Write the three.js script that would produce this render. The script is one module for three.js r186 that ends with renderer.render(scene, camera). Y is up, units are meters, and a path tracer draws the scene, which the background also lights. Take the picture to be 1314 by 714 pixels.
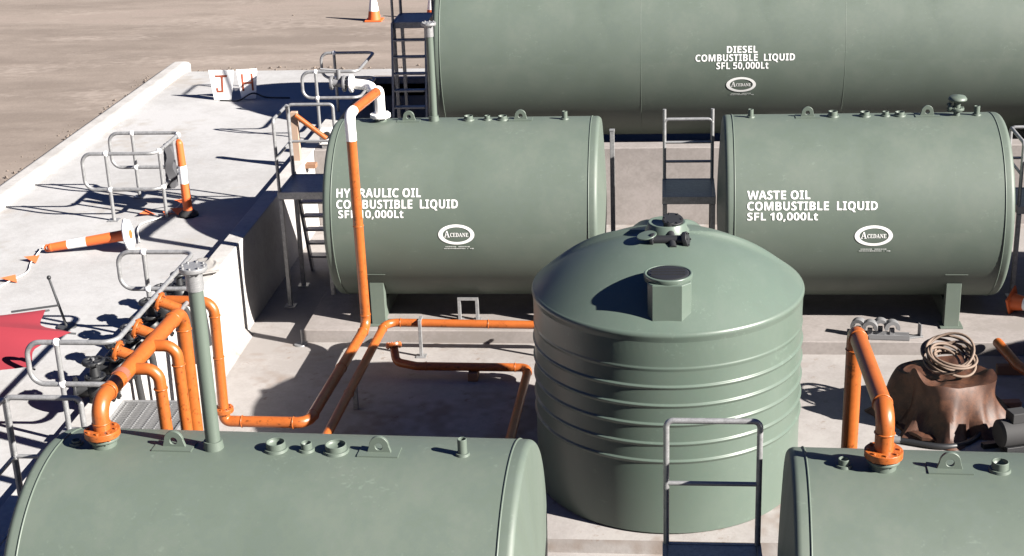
import * as THREE from 'three';
import { FontLoader } from 'three/addons/loaders/FontLoader.js';
import { RoundedBoxGeometry } from 'three/addons/geometries/RoundedBoxGeometry.js';
import { mergeGeometries, toCreasedNormals } from 'three/addons/utils/BufferGeometryUtils.js';

// ---------------------------------------------------------------- camera, sky, sun, exposure
const scene = new THREE.Scene();
const camera = new THREE.PerspectiveCamera(20.93, 1024 / 556, 0.1, 2000);
camera.position.set(0, 6.47, 12.3);
camera.quaternion.setFromRotationMatrix(new THREE.Matrix4().makeBasis(
  new THREE.Vector3(0.994826, -0.034814, -0.095437),
  new THREE.Vector3(-0.00084, 0.936593, -0.350419),
  new THREE.Vector3(0.101585, 0.348686, 0.931718)));
camera.updateMatrixWorld();

const SUN_AZ = 22.5 * Math.PI / 180, SUN_EL = 29.5 * Math.PI / 180;   // azimuth from +x towards +z
const sunDir = new THREE.Vector3(Math.cos(SUN_EL) * Math.cos(SUN_AZ), Math.sin(SUN_EL), Math.cos(SUN_EL) * Math.sin(SUN_AZ));
{ // clear deep-blue sky: one smooth gradient from zenith to horizon with a faint aureole round the sun
  const w = 512, h = 256, d = new Float32Array(w * h * 4), SKY = 0.28;
  for (let y = 0; y < h; y++) for (let x = 0; x < w; x++) {
    const el = ((y + 0.5) / h - 0.5) * Math.PI, az = ((x + 0.5) / w - 0.5) * 2 * Math.PI;
    const v = new THREE.Vector3(Math.cos(el) * Math.cos(az), Math.sin(el), Math.cos(el) * Math.sin(az));
    const t = Math.pow(1 - Math.max(0, v.y), 3), c = Math.max(0, v.dot(sunDir)), g = 0.25 * Math.pow(c, 8);
    const i = (y * w + x) * 4;
    d[i] = SKY * (0.02 + 0.08 * t + g * 0.3); d[i + 1] = SKY * (0.05 + 0.1 * t + g * 0.3); d[i + 2] = SKY * (0.17 + 0.14 * t + g * 0.3); d[i + 3] = 1;
  }
  const t = new THREE.DataTexture(d, w, h, THREE.RGBAFormat, THREE.FloatType);
  t.mapping = THREE.EquirectangularReflectionMapping; t.magFilter = t.minFilter = THREE.LinearFilter; t.needsUpdate = true;
  scene.background = t; scene.environment = t;
}
const sun = new THREE.DirectionalLight(new THREE.Color(1.0, 0.95, 0.88), 5.0);
sun.position.copy(sunDir).multiplyScalar(40); sun.castShadow = true; sun.shadow.radius = 1.2;
sun.shadow.mapSize.set(4096, 4096);
Object.assign(sun.shadow.camera, { left: -16, right: 16, top: 16, bottom: -16, near: 1, far: 100 });
scene.add(sun, sun.target);
const renderer = new THREE.WebGLRenderer({ antialias: true });
renderer.toneMapping = THREE.LinearToneMapping;
renderer.toneMappingExposure = 3.9;
renderer.shadowMap.enabled = true;

// ---------------------------------------------------------------- helpers
let seed = 12345;
const rnd = () => { seed = (seed * 1664525 + 1013904223) >>> 0; return seed / 4294967296; };
const rr = (a, b) => a + (b - a) * rnd();
const V = (x, y, z) => new THREE.Vector3(x, y, z);
const PI = Math.PI;

// tileable value noise
function lattice(n) { const a = new Float32Array(n * n); for (let i = 0; i < n * n; i++) a[i] = rnd(); return a; }
function addNoise(out, w, h, fx, fy, amp) {
  const a = new Float32Array(fx * fy); for (let i = 0; i < a.length; i++) a[i] = rnd() - 0.5;
  for (let y = 0; y < h; y++) {
    const v = y / h * fy, y0 = Math.floor(v), ty = v - y0, sy = ty * ty * (3 - 2 * ty), r0 = (y0 % fy) * fx, r1 = ((y0 + 1) % fy) * fx;
    for (let x = 0; x < w; x++) {
      const u = x / w * fx, x0 = Math.floor(u), tx = u - x0, sx = tx * tx * (3 - 2 * tx), c0 = x0 % fx, c1 = (x0 + 1) % fx;
      out[y * w + x] += amp * 2 * ((a[r0 + c0] * (1 - sx) + a[r0 + c1] * sx) * (1 - sy) + (a[r1 + c0] * (1 - sx) + a[r1 + c1] * sx) * sy);
    }
  }
}
function field(w, h, octs) { const f = new Float32Array(w * h); for (const [fx, fy, a] of octs) addNoise(f, w, h, fx, fy, a); return f; }
const toS = (c) => c <= 0.0031308 ? c * 12.92 : 1.055 * Math.pow(c, 1 / 2.4) - 0.055;
function tex(w, h, fn, srgb = true) {   // fn(i) -> [r,g,b] linear (srgb) or plain
  const d = new Uint8Array(w * h * 4);
  for (let i = 0; i < w * h; i++) {
    const c = fn(i);
    for (let k = 0; k < 3; k++) d[i * 4 + k] = Math.max(0, Math.min(255, Math.round(255 * (srgb ? toS(Math.max(0, c[k])) : c[k]))));
    d[i * 4 + 3] = 255;
  }
  const t = new THREE.DataTexture(d, w, h); t.wrapS = t.wrapT = THREE.RepeatWrapping; t.magFilter = THREE.LinearFilter; t.minFilter = THREE.LinearMipmapLinearFilter; t.generateMipmaps = true;
  if (srgb) t.colorSpace = THREE.SRGBColorSpace; t.needsUpdate = true; return t;
}
const mixc = (a, b, t) => [a[0] + (b[0] - a[0]) * t, a[1] + (b[1] - a[1]) * t, a[2] + (b[2] - a[2]) * t];
const sat = (x) => Math.max(0, Math.min(1, x));

function boxUV(g0, s = 1, ox = 0, oy = 0) {      // uv in metres from the dominant axis of each face
  const g = g0.index ? g0.toNonIndexed() : g0;
  const p = g.attributes.position, uv = new Float32Array(p.count * 2);
  const a = V(0, 0, 0), b = V(0, 0, 0), c = V(0, 0, 0), n = V(0, 0, 0);
  for (let i = 0; i < p.count; i += 3) {
    a.fromBufferAttribute(p, i); b.fromBufferAttribute(p, i + 1); c.fromBufferAttribute(p, i + 2);
    n.copy(b).sub(a).cross(c.clone().sub(a)); const nx = Math.abs(n.x), ny = Math.abs(n.y), nz = Math.abs(n.z);
    [a, b, c].forEach((q, k) => {
      const [u, v] = ny >= nx && ny >= nz ? [q.x, q.z] : nx >= nz ? [q.z, q.y] : [q.x, q.y];
      uv[(i + k) * 2] = (u + ox) * s; uv[(i + k) * 2 + 1] = (v + oy) * s;
    });
  }
  g.setAttribute('uv', new THREE.BufferAttribute(uv, 2));
  for (const k of Object.keys(g.attributes)) if (!['position', 'normal', 'uv', 'color'].includes(k)) g.deleteAttribute(k);
  return g;
}
const clean = (g0) => { const g = g0.index ? g0.toNonIndexed() : g0; for (const k of Object.keys(g.attributes)) if (!['position', 'normal', 'uv'].includes(k)) g.deleteAttribute(k); return g; };
const used = {};
function numbered(n) { if (used[n] === undefined) { used[n] = 0; return n; } used[n]++; return n + '_' + String(used[n]).padStart(3, '0'); }
function obj(name, geos, mat, parent = scene) {
  const list = (Array.isArray(geos) ? geos : [geos]).map(clean);
  const g = list.length > 1 ? mergeGeometries(list) : list[0];
  const m = new THREE.Mesh(g, mat); m.castShadow = m.receiveShadow = true;
  m.name = parent === scene ? numbered(name) : name; parent.add(m); return m;
}
function thing(name, label, category, pos = [0, 0, 0], turn = 0, group) {
  const o = new THREE.Group(); o.name = numbered(name); o.position.set(...pos); o.rotation.y = turn;
  o.userData = { label, category }; if (group) o.userData.group = group; scene.add(o); return o;
}
function tag(o, label, category, group) { o.userData.label = label; o.userData.category = category; if (group) o.userData.group = group; return o; }
function struct(name, geos, mat) { const m = obj(name, geos, mat); m.userData.kind = 'structure'; return m; }
const bx = (x0, x1, y0, y1, z0, z1) => boxUV(new THREE.BoxGeometry(x1 - x0, y1 - y0, z1 - z0).translate((x0 + x1) / 2, (y0 + y1) / 2, (z0 + z1) / 2));
const rbx = (w, h, d, x, y, z, r = 0.006, seg = 2) => boxUV(new RoundedBoxGeometry(w, h, d, seg, Math.min(r, w * 0.45, h * 0.45, d * 0.45)).translate(x, y, z));
function cyl(a, b, r0, r1 = r0, seg = 16, open = false) {      // cylinder between two points
  const d = b.clone().sub(a), L = d.length(), g = new THREE.CylinderGeometry(r1, r0, L, seg, 1, open);
  g.translate(0, L / 2, 0); g.applyQuaternion(new THREE.Quaternion().setFromUnitVectors(V(0, 1, 0), d.normalize())); g.translate(a.x, a.y, a.z); return clean(g);
}
// rounded polyline -> swept tube
function fillet(pts, bend, closed = false) {
  const P = pts.map((p) => p.isVector3 ? p : V(...p)), out = [], n = P.length;
  for (let i = 0; i < n; i++) {
    if (!closed && (i === 0 || i === n - 1)) { out.push(P[i].clone()); continue; }
    const p = P[i], a = P[(i - 1 + n) % n], b = P[(i + 1) % n];
    const da = a.clone().sub(p), db = b.clone().sub(p), la = da.length(), lb = db.length(); da.normalize(); db.normalize();
    const ang = Math.acos(sat((da.dot(db) + 1) / 2) * 2 - 1); if (ang > PI - 0.02) { out.push(p.clone()); continue; }
    const t = Math.min(bend / Math.tan(ang / 2), la * 0.49, lb * 0.49), R = t * Math.tan(ang / 2);
    const A = p.clone().addScaledVector(da, t), B = p.clone().addScaledVector(db, t);
    const C = p.clone().addScaledVector(da.clone().add(db).normalize(), R / Math.sin(ang / 2));
    const ca = A.clone().sub(C), cb = B.clone().sub(C), tot = PI - ang, k = Math.max(3, Math.ceil(tot / 0.2));
    for (let j = 0; j <= k; j++) { const s = j / k; out.push(C.clone().add(ca.clone().multiplyScalar(Math.sin((1 - s) * tot)).addScaledVector(cb, Math.sin(s * tot)).divideScalar(Math.sin(tot)))); }
  }
  return out;
}
function sweep(P, r, seg = 12, closed = false, caps = true) {
  const n = P.length, T = [], pos = [], nor = [], uv = [], idx = [];
  for (let i = 0; i < n; i++) { const a = P[closed ? (i - 1 + n) % n : Math.max(0, i - 1)], b = P[closed ? (i + 1) % n : Math.min(n - 1, i + 1)]; T.push(b.clone().sub(a).normalize()); }
  let N = Math.abs(T[0].y) < 0.9 ? V(0, 1, 0) : V(1, 0, 0); N.addScaledVector(T[0], -N.dot(T[0])).normalize();
  let L = 0; const m = closed ? n + 1 : n;
  for (let ii = 0; ii < m; ii++) {
    const i = ii % n;
    if (ii) { L += P[i].distanceTo(P[(i - 1 + n) % n]); N = N.clone().addScaledVector(T[i], -N.dot(T[i])).normalize(); }
    const B = T[i].clone().cross(N), R = typeof r === 'function' ? r(ii / (m - 1)) : r;
    for (let j = 0; j <= seg; j++) { const a = j / seg * 2 * PI, v = N.clone().multiplyScalar(Math.cos(a)).addScaledVector(B, Math.sin(a)); nor.push(v.x, v.y, v.z); pos.push(P[i].x + v.x * R, P[i].y + v.y * R, P[i].z + v.z * R); uv.push(j / seg * 2 * PI * R, L); }
  }
  for (let i = 0; i < m - 1; i++) for (let j = 0; j < seg; j++) { const a = i * (seg + 1) + j, b = a + seg + 1; idx.push(a, a + 1, b, b, a + 1, b + 1); }
  if (!closed && caps) for (const [i, s] of [[0, -1], [m - 1, 1]]) {
    const c = pos.length / 3, t = T[i], R = typeof r === 'function' ? r(i / (m - 1)) : r; pos.push(P[i].x, P[i].y, P[i].z); nor.push(t.x * s, t.y * s, t.z * s); uv.push(0, 0);
    for (let j = 0; j <= seg; j++) { const k = (i * (seg + 1) + j) * 3; pos.push(pos[k], pos[k + 1], pos[k + 2]); nor.push(t.x * s, t.y * s, t.z * s); uv.push(R * Math.cos(j), R * Math.sin(j)); }
    for (let j = 0; j < seg; j++) s > 0 ? idx.push(c, c + 2 + j, c + 1 + j) : idx.push(c, c + 1 + j, c + 2 + j);
  }
  const g = new THREE.BufferGeometry(); g.setAttribute('position', new THREE.Float32BufferAttribute(pos, 3)); g.setAttribute('normal', new THREE.Float32BufferAttribute(nor, 3)); g.setAttribute('uv', new THREE.Float32BufferAttribute(uv, 2)); g.setIndex(idx);
  return clean(g);
}
const pipe = (pts, r, bend = 0.1, seg = 14) => sweep(fillet(pts, bend), r, seg);
const ball = (x, y, z, r) => clean(new THREE.SphereGeometry(r, 12, 9).translate(x, y, z));
function flange(c, dir, r, t, bolts = 8) {          // bolted ring centred on c, along dir
  const d = dir.clone().normalize(), q = new THREE.Quaternion().setFromUnitVectors(V(0, 1, 0), d), gs = [];
  const b = 0.004;
  gs.push(clean(new THREE.LatheGeometry([[0, -t / 2], [r - b, -t / 2], [r, -t / 2 + b], [r, t / 2 - b], [r - b, t / 2], [0, t / 2]].map((p) => new THREE.Vector2(...p)), 24)));
  for (let k = 0; k < bolts; k++) { const a = k / bolts * 2 * PI; gs.push(clean(new THREE.CylinderGeometry(r * 0.1, r * 0.1, t + 0.02, 6).translate(Math.cos(a) * r * 0.8, 0, Math.sin(a) * r * 0.8))); }
  return gs.map((g) => g.applyQuaternion(q).translate(c.x, c.y, c.z));
}

// ---------------------------------------------------------------- textures and materials
const std = (o) => new THREE.MeshStandardMaterial(o);
const col = (r, g, b) => new THREE.Color().setRGB(r, g, b);
const fS = field(1024, 1024, [[5, 5, 0.5], [13, 13, 0.35], [41, 41, 0.25], [128, 128, 0.2], [400, 400, 0.22]]);
const fS2 = field(1024, 1024, [[7, 7, 0.6], [23, 23, 0.4], [90, 90, 0.3]]);
const slabMap = tex(1024, 1024, (i) => { const n = fS[i], m = fS2[i]; return mixc(mixc([0.345, 0.342, 0.345], [0.28, 0.275, 0.274], sat(0.5 + n)), [0.25, 0.225, 0.2], sat(m * 1.8 - 0.5) * 0.7 + sat(n * 2.4 - 1.5) * 0.35); });
const fineBump = tex(1024, 1024, (i) => { const v = 0.5 + fS[i] * 0.35; return [v, v, v]; }, false);
const floorMap = tex(1024, 1024, (i) => { const n = fS2[i], m = fS[(i * 7 + 333) % (1024 * 1024)], q = fS[i]; return mixc(mixc([0.28, 0.262, 0.252], [0.222, 0.204, 0.194], sat(0.5 + q)), [0.165, 0.125, 0.1], sat(n * 1.7 - 0.4) * 0.75 + sat(m * 3 - 1.7) * 0.7); });
const fW = field(512, 512, [[3, 9, 0.4], [9, 4, 0.3], [40, 40, 0.25], [150, 150, 0.3]]);
const wallMap = tex(512, 512, (i) => { const n = fW[i]; return mixc([0.25, 0.225, 0.215], [0.19, 0.17, 0.16], sat(0.5 + n)); });
const fD = field(2048, 1024, [[4, 7, 0.55], [9, 20, 0.5], [24, 50, 0.4], [80, 120, 0.2], [300, 260, 0.1], [900, 500, 0.1]]);
const fD2 = field(2048, 1024, [[6, 30, 0.5], [20, 12, 0.4], [200, 200, 0.35]]);
const dirtMap = tex(2048, 1024, (i) => mixc(mixc([0.2, 0.163, 0.138], [0.142, 0.113, 0.094], sat(0.5 + fD[i] * 0.9)), [0.255, 0.213, 0.185], sat(fD2[i] * 1.5 - 0.35) * 0.7));
const dirtBump = tex(2048, 1024, (i) => { const v = 0.5 + fD[i] * 0.3; return [v, v, v]; }, false);
const fP = field(512, 512, [[4, 3, 0.5], [14, 9, 0.35], [60, 40, 0.2], [200, 200, 0.12]]);
const fF = field(512, 512, [[170, 140, 0.6], [60, 50, 0.5], [9, 7, 0.5]]);
const paintMap = (base, dust, k) => tex(512, 512, (i) => { const n = fP[i], v = (1 + n * 0.045) * (1 + 0.24 * sat(fF[i] * 2.2 - 1.6)); return mixc([base[0] * v, base[1] * v, base[2] * v], dust, sat(n * 1.1 - 0.1) * k); });
const paintRough = tex(512, 512, (i) => { const v = 0.58 + fP[i] * 0.12; return [v, v, v]; }, false);
const GREEN = [0.087, 0.11, 0.09];
const mSlab = std({ map: slabMap, bumpMap: fineBump, bumpScale: 0.004, roughness: 0.92 });
slabMap.repeat.set(1 / 9, 1 / 9);
const mFloor = std({ map: floorMap, bumpMap: fineBump, bumpScale: 0.003, roughness: 0.9 }); floorMap.repeat.set(1 / 7.3, 1 / 7.3);
fineBump.repeat.set(1 / 3, 1 / 3);
const mWall = std({ map: wallMap, roughness: 0.9 }); wallMap.repeat.set(1 / 3.1, 1 / 3.1);
const mWhiteWall = std({ map: tex(512, 512, (i) => mixc([0.4, 0.388, 0.378], [0.31, 0.297, 0.285], sat(0.4 + fW[i]))), roughness: 0.85 }); mWhiteWall.map.repeat.set(1 / 2.3, 1 / 2.3);
const mDirt = std({ map: dirtMap, bumpMap: dirtBump, bumpScale: 0.025, roughness: 1 }); dirtMap.repeat.set(1 / 23, 1 / 14); dirtBump.repeat.set(1 / 23, 1 / 14);
const pm = paintMap(GREEN, [0.118, 0.124, 0.104], 0.25); pm.repeat.set(1 / 2.2, 1 / 1.7); paintRough.repeat.set(1 / 2.2, 1 / 1.7);
const mGreen = std({ map: pm, roughnessMap: paintRough, roughness: 0.95, metalness: 0 });
const mGreenPlain = std({ color: col(...GREEN), roughness: 0.5 });
const mPoly = std({ map: paintMap([0.086, 0.115, 0.094], [0.11, 0.128, 0.11], 0.3), roughness: 0.36 });
const fG = field(256, 256, [[12, 12, 0.5], [40, 40, 0.5], [100, 100, 0.3]]);
const mGalv = std({ map: tex(256, 256, (i) => { const v = 0.29 + fG[i] * 0.08; return [v, v * 1.005, v * 1.02]; }), roughness: 0.42, metalness: 0.45 }); mGalv.map.repeat.set(3, 3);
const mGalvDark = std({ color: col(0.06, 0.062, 0.066), roughness: 0.5, metalness: 0.4 });
const mSteelGrey = std({ color: col(0.17, 0.17, 0.175), roughness: 0.5, metalness: 0.3 });
const fO = field(256, 256, [[30, 30, 0.6], [90, 90, 0.5], [6, 6, 0.5]]);
const mOrange = std({ map: tex(256, 256, (i) => { const v = (1 + fG[i] * 0.12) * (1 - 0.55 * sat(fO[i] * 2.5 - 1.35)); return [0.32 * v, 0.082 * v, 0.015 * v]; }), roughness: 0.38 });
const mWhite = std({ color: col(0.78, 0.77, 0.75), roughness: 0.5 });
const mLetter = std({ color: col(0.66, 0.66, 0.65), roughness: 0.6, side: THREE.DoubleSide });
const mBlack = std({ color: col(0.011, 0.0115, 0.013), roughness: 0.5 });
const mRubber = std({ color: col(0.016, 0.016, 0.017), roughness: 0.8 });
const mHiOrange = std({ color: col(0.6, 0.11, 0.022), roughness: 0.55 });
const mHiWhite = std({ color: col(0.78, 0.77, 0.76), roughness: 0.45 });
const mRed = std({ color: col(0.2, 0.012, 0.022), roughness: 0.8, side: THREE.DoubleSide });
const mString = std({ color: col(0.7, 0.68, 0.64), roughness: 0.9 });
const mFlag = std({ color: col(0.5, 0.1, 0.03), roughness: 0.7, side: THREE.DoubleSide });
const mTimber = std({ color: col(0.2, 0.105, 0.06), roughness: 0.8 });
const fT = field(512, 512, [[6, 6, 0.5], [20, 20, 0.4], [90, 90, 0.4]]);
const mTarp = std({ side: THREE.DoubleSide, map: tex(512, 512, (i) => mixc([0.038, 0.0125, 0.005], [0.082, 0.03, 0.013], sat(0.35 + fT[i]))), roughness: 0.6 });
const mHose = std({ color: col(0.15, 0.105, 0.078), roughness: 0.7 });
const mRust = std({ color: col(0.2, 0.06, 0.035), roughness: 0.9 });

for (const m of [mSlab, mFloor, mWall, mWhiteWall, mDirt, mGreen, mGreenPlain, mPoly, mGalv, mOrange, mTarp, mHose, mRed, mHiOrange]) m.color.multiplyScalar(0.87);   // one measured reflectance scale for all

// ---------------------------------------------------------------- the place: dirt, slab, kerb, bund
const SL = 0.97, WT = 1.07, LOW = -0.13;                    // slab level, wall top, lower bund floor
function plate(outer, hole, y, depth) {
  const s = new THREE.Shape(outer.map(([x, z]) => new THREE.Vector2(x, -z)));
  if (hole) s.holes.push(new THREE.Path(hole.map(([x, z]) => new THREE.Vector2(x, -z))));
  return boxUV(new THREE.ExtrudeGeometry(s, { depth, bevelEnabled: false }).rotateX(-PI / 2).translate(0, y - depth, 0));
}
const rect = (x0, x1, z0, z1) => [[x0, z0], [x1, z0], [x1, z1], [x0, z1]];
struct('dirt_ground', plate(rect(-400, 400, -500, 300), rect(-8.45, 11, -12.55, 9.5), 0.9, 0.1), mDirt);
struct('concrete_slab', plate(rect(-8.2, 10.9, -12.5, 9.4), rect(-4.955, 9, -11.4, 8), SL, 0.2), mSlab);
{ // rounded rollover kerb along the outer edge
  const s = new THREE.Shape(); s.moveTo(0, 0); s.lineTo(0.36, 0); s.lineTo(0.36, 0.16); s.quadraticCurveTo(0.33, 0.2, 0.25, 0.205); s.lineTo(0.1, 0.2); s.quadraticCurveTo(0.02, 0.19, 0, 0.1); s.lineTo(0, 0);
  struct('kerb', boxUV(new THREE.ExtrudeGeometry(s, { depth: 22, bevelEnabled: false, curveSegments: 6 }).translate(-8.55, 0.89, -12.75)), mWhiteWall);
}
struct('bund_floor', [bx(-4.9, 9, -0.3, 0, -7.05, 1.26)], mFloor);
struct('lower_bund_floor', [bx(-4.9, 9, -0.4, LOW, 1.26, 8)], mFloor);
struct('far_bund_floor', [bx(-4.9, 9, 0.1, 0.4, -11.4, -7.36)], mFloor);
const wallThing = (name, label, g, m) => tag(obj(name, g, m), label, 'wall');
wallThing('bund_wall', 'long pale concrete bund wall beside the slab, left of the tanks', [boxUV(new RoundedBoxGeometry(0.205, WT + 0.4, 19.4, 2, 0.012).translate(-4.8525, WT / 2 - 0.2, -1.7))], mWhiteWall);
wallThing('bund_wall', 'concrete cross wall between the large diesel tank and the two small tanks', [boxUV(new RoundedBoxGeometry(13.7, WT + 0.3, 0.3, 2, 0.012).translate(2.1, WT / 2 - 0.15, -7.205))], mWall);
wallThing('bund_wall', 'concrete wall behind the large diesel tank', [bx(-4.75, 9.2, 0, WT - 0.002, -11.6, -11.4)], mWall);
wallThing('bund_wall', 'concrete wall closing the bund beyond the right edge', [bx(9, 9.2, -0.4, WT - 0.003, -11.4, 8)], mWall);
wallThing('bund_wall', 'concrete wall closing the bund nearest the camera', [bx(-4.75, 9.2, -0.4, WT - 0.004, 8, 8.2)], mWall);
tag(obj('tank_plinth', rbx(4.05, 0.3, 2.4, -2.0, 0, -4.13, 0.012), mWall), 'low concrete plinth carrying the hydraulic oil tank', 'plinth');
tag(obj('tank_plinth', rbx(4.6, 0.298, 2.66, 2.45, 0, -4.0, 0.012), mWall), 'low concrete plinth carrying the waste oil tank', 'plinth');
struct('wall_fillet', boxUV(new THREE.ExtrudeGeometry(new THREE.Shape([[0, 0], [0.09, 0], [0, 0.09]].map((p) => new THREE.Vector2(...p))), { depth: 4.4, bevelEnabled: false }).translate(-4.75, 0, -3.15)), mFloor);
{ // loose stones on the dirt
  const g = new THREE.IcosahedronGeometry(1, 0), n = 1100, im = new THREE.InstancedMesh(g, std({ color: col(0.125, 0.1, 0.084), roughness: 1 }), n), M = new THREE.Matrix4(), q = new THREE.Quaternion(), e = new THREE.Euler();
  for (let k = 0; k < n; k++) { const s = 0.008 + 0.028 * Math.pow(rnd(), 3); let x, z; const q0 = rnd(); if (q0 < 0.62) { x = -8.56 - 0.5 * Math.pow(rnd(), 3); z = rr(-13, 0); } else if (q0 < 0.93) { x = rr(-8.5, -3.5); z = -12.56 - 0.5 * Math.pow(rnd(), 3); } else do { x = rr(-17, -1); z = rr(-34, -3); } while (x > -8.7 && z > -12.7); e.set(rnd() * 6, rnd() * 6, rnd() * 6); M.compose(V(x, 0.9 + s * 0.3, z), q.setFromEuler(e), V(s, s * 0.7, s)); im.setMatrixAt(k, M); }
  im.name = 'soil_clods'; im.castShadow = im.receiveShadow = true; im.userData = { kind: 'stuff', label: 'small brown clods of soil along the kerb and slab edge', category: 'soil' }; scene.add(im);
}

// ---------------------------------------------------------------- lettering on a cylinder
const font = await new FontLoader().loadAsync('fonts/droid/droid_sans_bold.typeface.json');
const serif = await new FontLoader().loadAsync('fonts/droid/droid_serif_bold.typeface.json');
function glyphs(str, f) { const g = new THREE.ShapeGeometry(f.generateShapes(str, 1), 5); g.computeBoundingBox(); return g; }
function bend(g, R, ang0) {        // flat (x, y) -> round a cylinder lying along x; y = 0 at angle ang0
  const p = g.attributes.position, n = new Float32Array(p.count * 3);
  for (let i = 0; i < p.count; i++) { const a = ang0 + p.getY(i) / R; p.setXYZ(i, p.getX(i), R * Math.sin(a), R * Math.cos(a)); n[i * 3 + 1] = Math.sin(a); n[i * 3 + 2] = Math.cos(a); }
  g.setAttribute('normal', new THREE.BufferAttribute(n, 3)); return clean(g);
}
function textLine(str, f, x0, w, top, bot, R) {   // degrees; one geometry per word
  const shapes = f.generateShapes(str, 1), geos = shapes.map((q) => { const g = new THREE.ShapeGeometry(q, 5); g.computeBoundingBox(); return g; }).sort((a, b) => a.boundingBox.min.x - b.boundingBox.min.x);
  const x1 = geos[0].boundingBox.min.x, x2 = Math.max(...geos.map((g) => g.boundingBox.max.x)), cap = glyphs('H', f).boundingBox.max.y, h = (top - bot) * PI / 180 * R;
  const words = []; let end = -9;
  for (const g of geos) { if (g.boundingBox.min.x - end > 0.2) words.push([]); words[words.length - 1].push(g); end = Math.max(end, g.boundingBox.max.x); }
  return words.map((ws) => mergeGeometries(ws.map((g) => bend(g.translate(-x1, 0, 0).scale(w / (x2 - x1), h / cap, 1).translate(x0, 0, 0), R, bot * PI / 180))));
}
function logo(cx, ca, w, h, R) {
  const s = new THREE.Shape(); s.absellipse(0, 0, w / 2, h / 2, 0, 2 * PI); const k = new THREE.Path(); k.absellipse(0.003, 0, w / 2 - 0.045, h / 2 - 0.03, 0, 2 * PI, true); s.holes.push(k);
  const ring = new THREE.ShapeGeometry(s, 48).translate(cx, 0, 0);
  const a0 = ca * PI / 180, out = [bend(ring, R, a0)];
  const big = glyphs('A', serif), sm = glyphs('CEDANE', serif);
  const fit = (g, x, y, ww, hh) => { const b = g.boundingBox; return g.translate(-b.min.x, -b.min.y, 0).scale(ww / (b.max.x - b.min.x), hh / (b.max.y - b.min.y), 1).translate(x, y, 0); };
  out.push(bend(fit(big, cx - w * 0.34, -h * 0.13, w * 0.16, h * 0.32), R, a0), bend(fit(sm, cx - w * 0.17, -h * 0.11, w * 0.5, h * 0.2), R, a0));
  return out;
}
function caption(cx, ca, w, R) {                   // two rows of tiny illegible print
  const out = []; let s = 7;
  const f = () => { s = (s * 16807) % 2147483647; return s / 2147483647; };
  for (const [y, ww] of [[0, w * 0.78], [-0.022, w]]) for (let x = -ww / 2; x < ww / 2;) { const l = 0.006 + f() * 0.016; if (f() > 0.16) out.push(bend(new THREE.PlaneGeometry(l, 0.009 + f() * 0.004).translate(cx + x + l / 2, y, 0), R, ca * PI / 180)); x += l + 0.004; }
  return out;
}

// ---------------------------------------------------------------- steel tanks
const lugGeo = (() => { const s = new THREE.Shape(); s.moveTo(-0.085, -0.03); s.lineTo(0.085, -0.03); s.lineTo(0.06, 0.05); s.absarc(0, 0.05, 0.06, 0, PI, false); s.lineTo(-0.085, -0.03); const h = new THREE.Path(); h.absarc(0, 0.045, 0.026, 0, 2 * PI, true); s.holes.push(h); return boxUV(new THREE.ExtrudeGeometry(s, { depth: 0.02, bevelEnabled: true, bevelSize: 0.002, bevelThickness: 0.002, bevelSegments: 1, curveSegments: 10 }).translate(0, 0, -0.01)); })();
function tubeStub(r, h, wall = 0.008) {             // open-topped pipe stub standing on y = 0
  return clean(new THREE.LatheGeometry([[0, h * 0.35], [r - wall, h * 0.35], [r - wall, h - 0.002], [r - wall + 0.002, h], [r - 0.002, h], [r, h - 0.002], [r, -0.03]].map((p) => new THREE.Vector2(...p)), 20));
}
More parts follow.
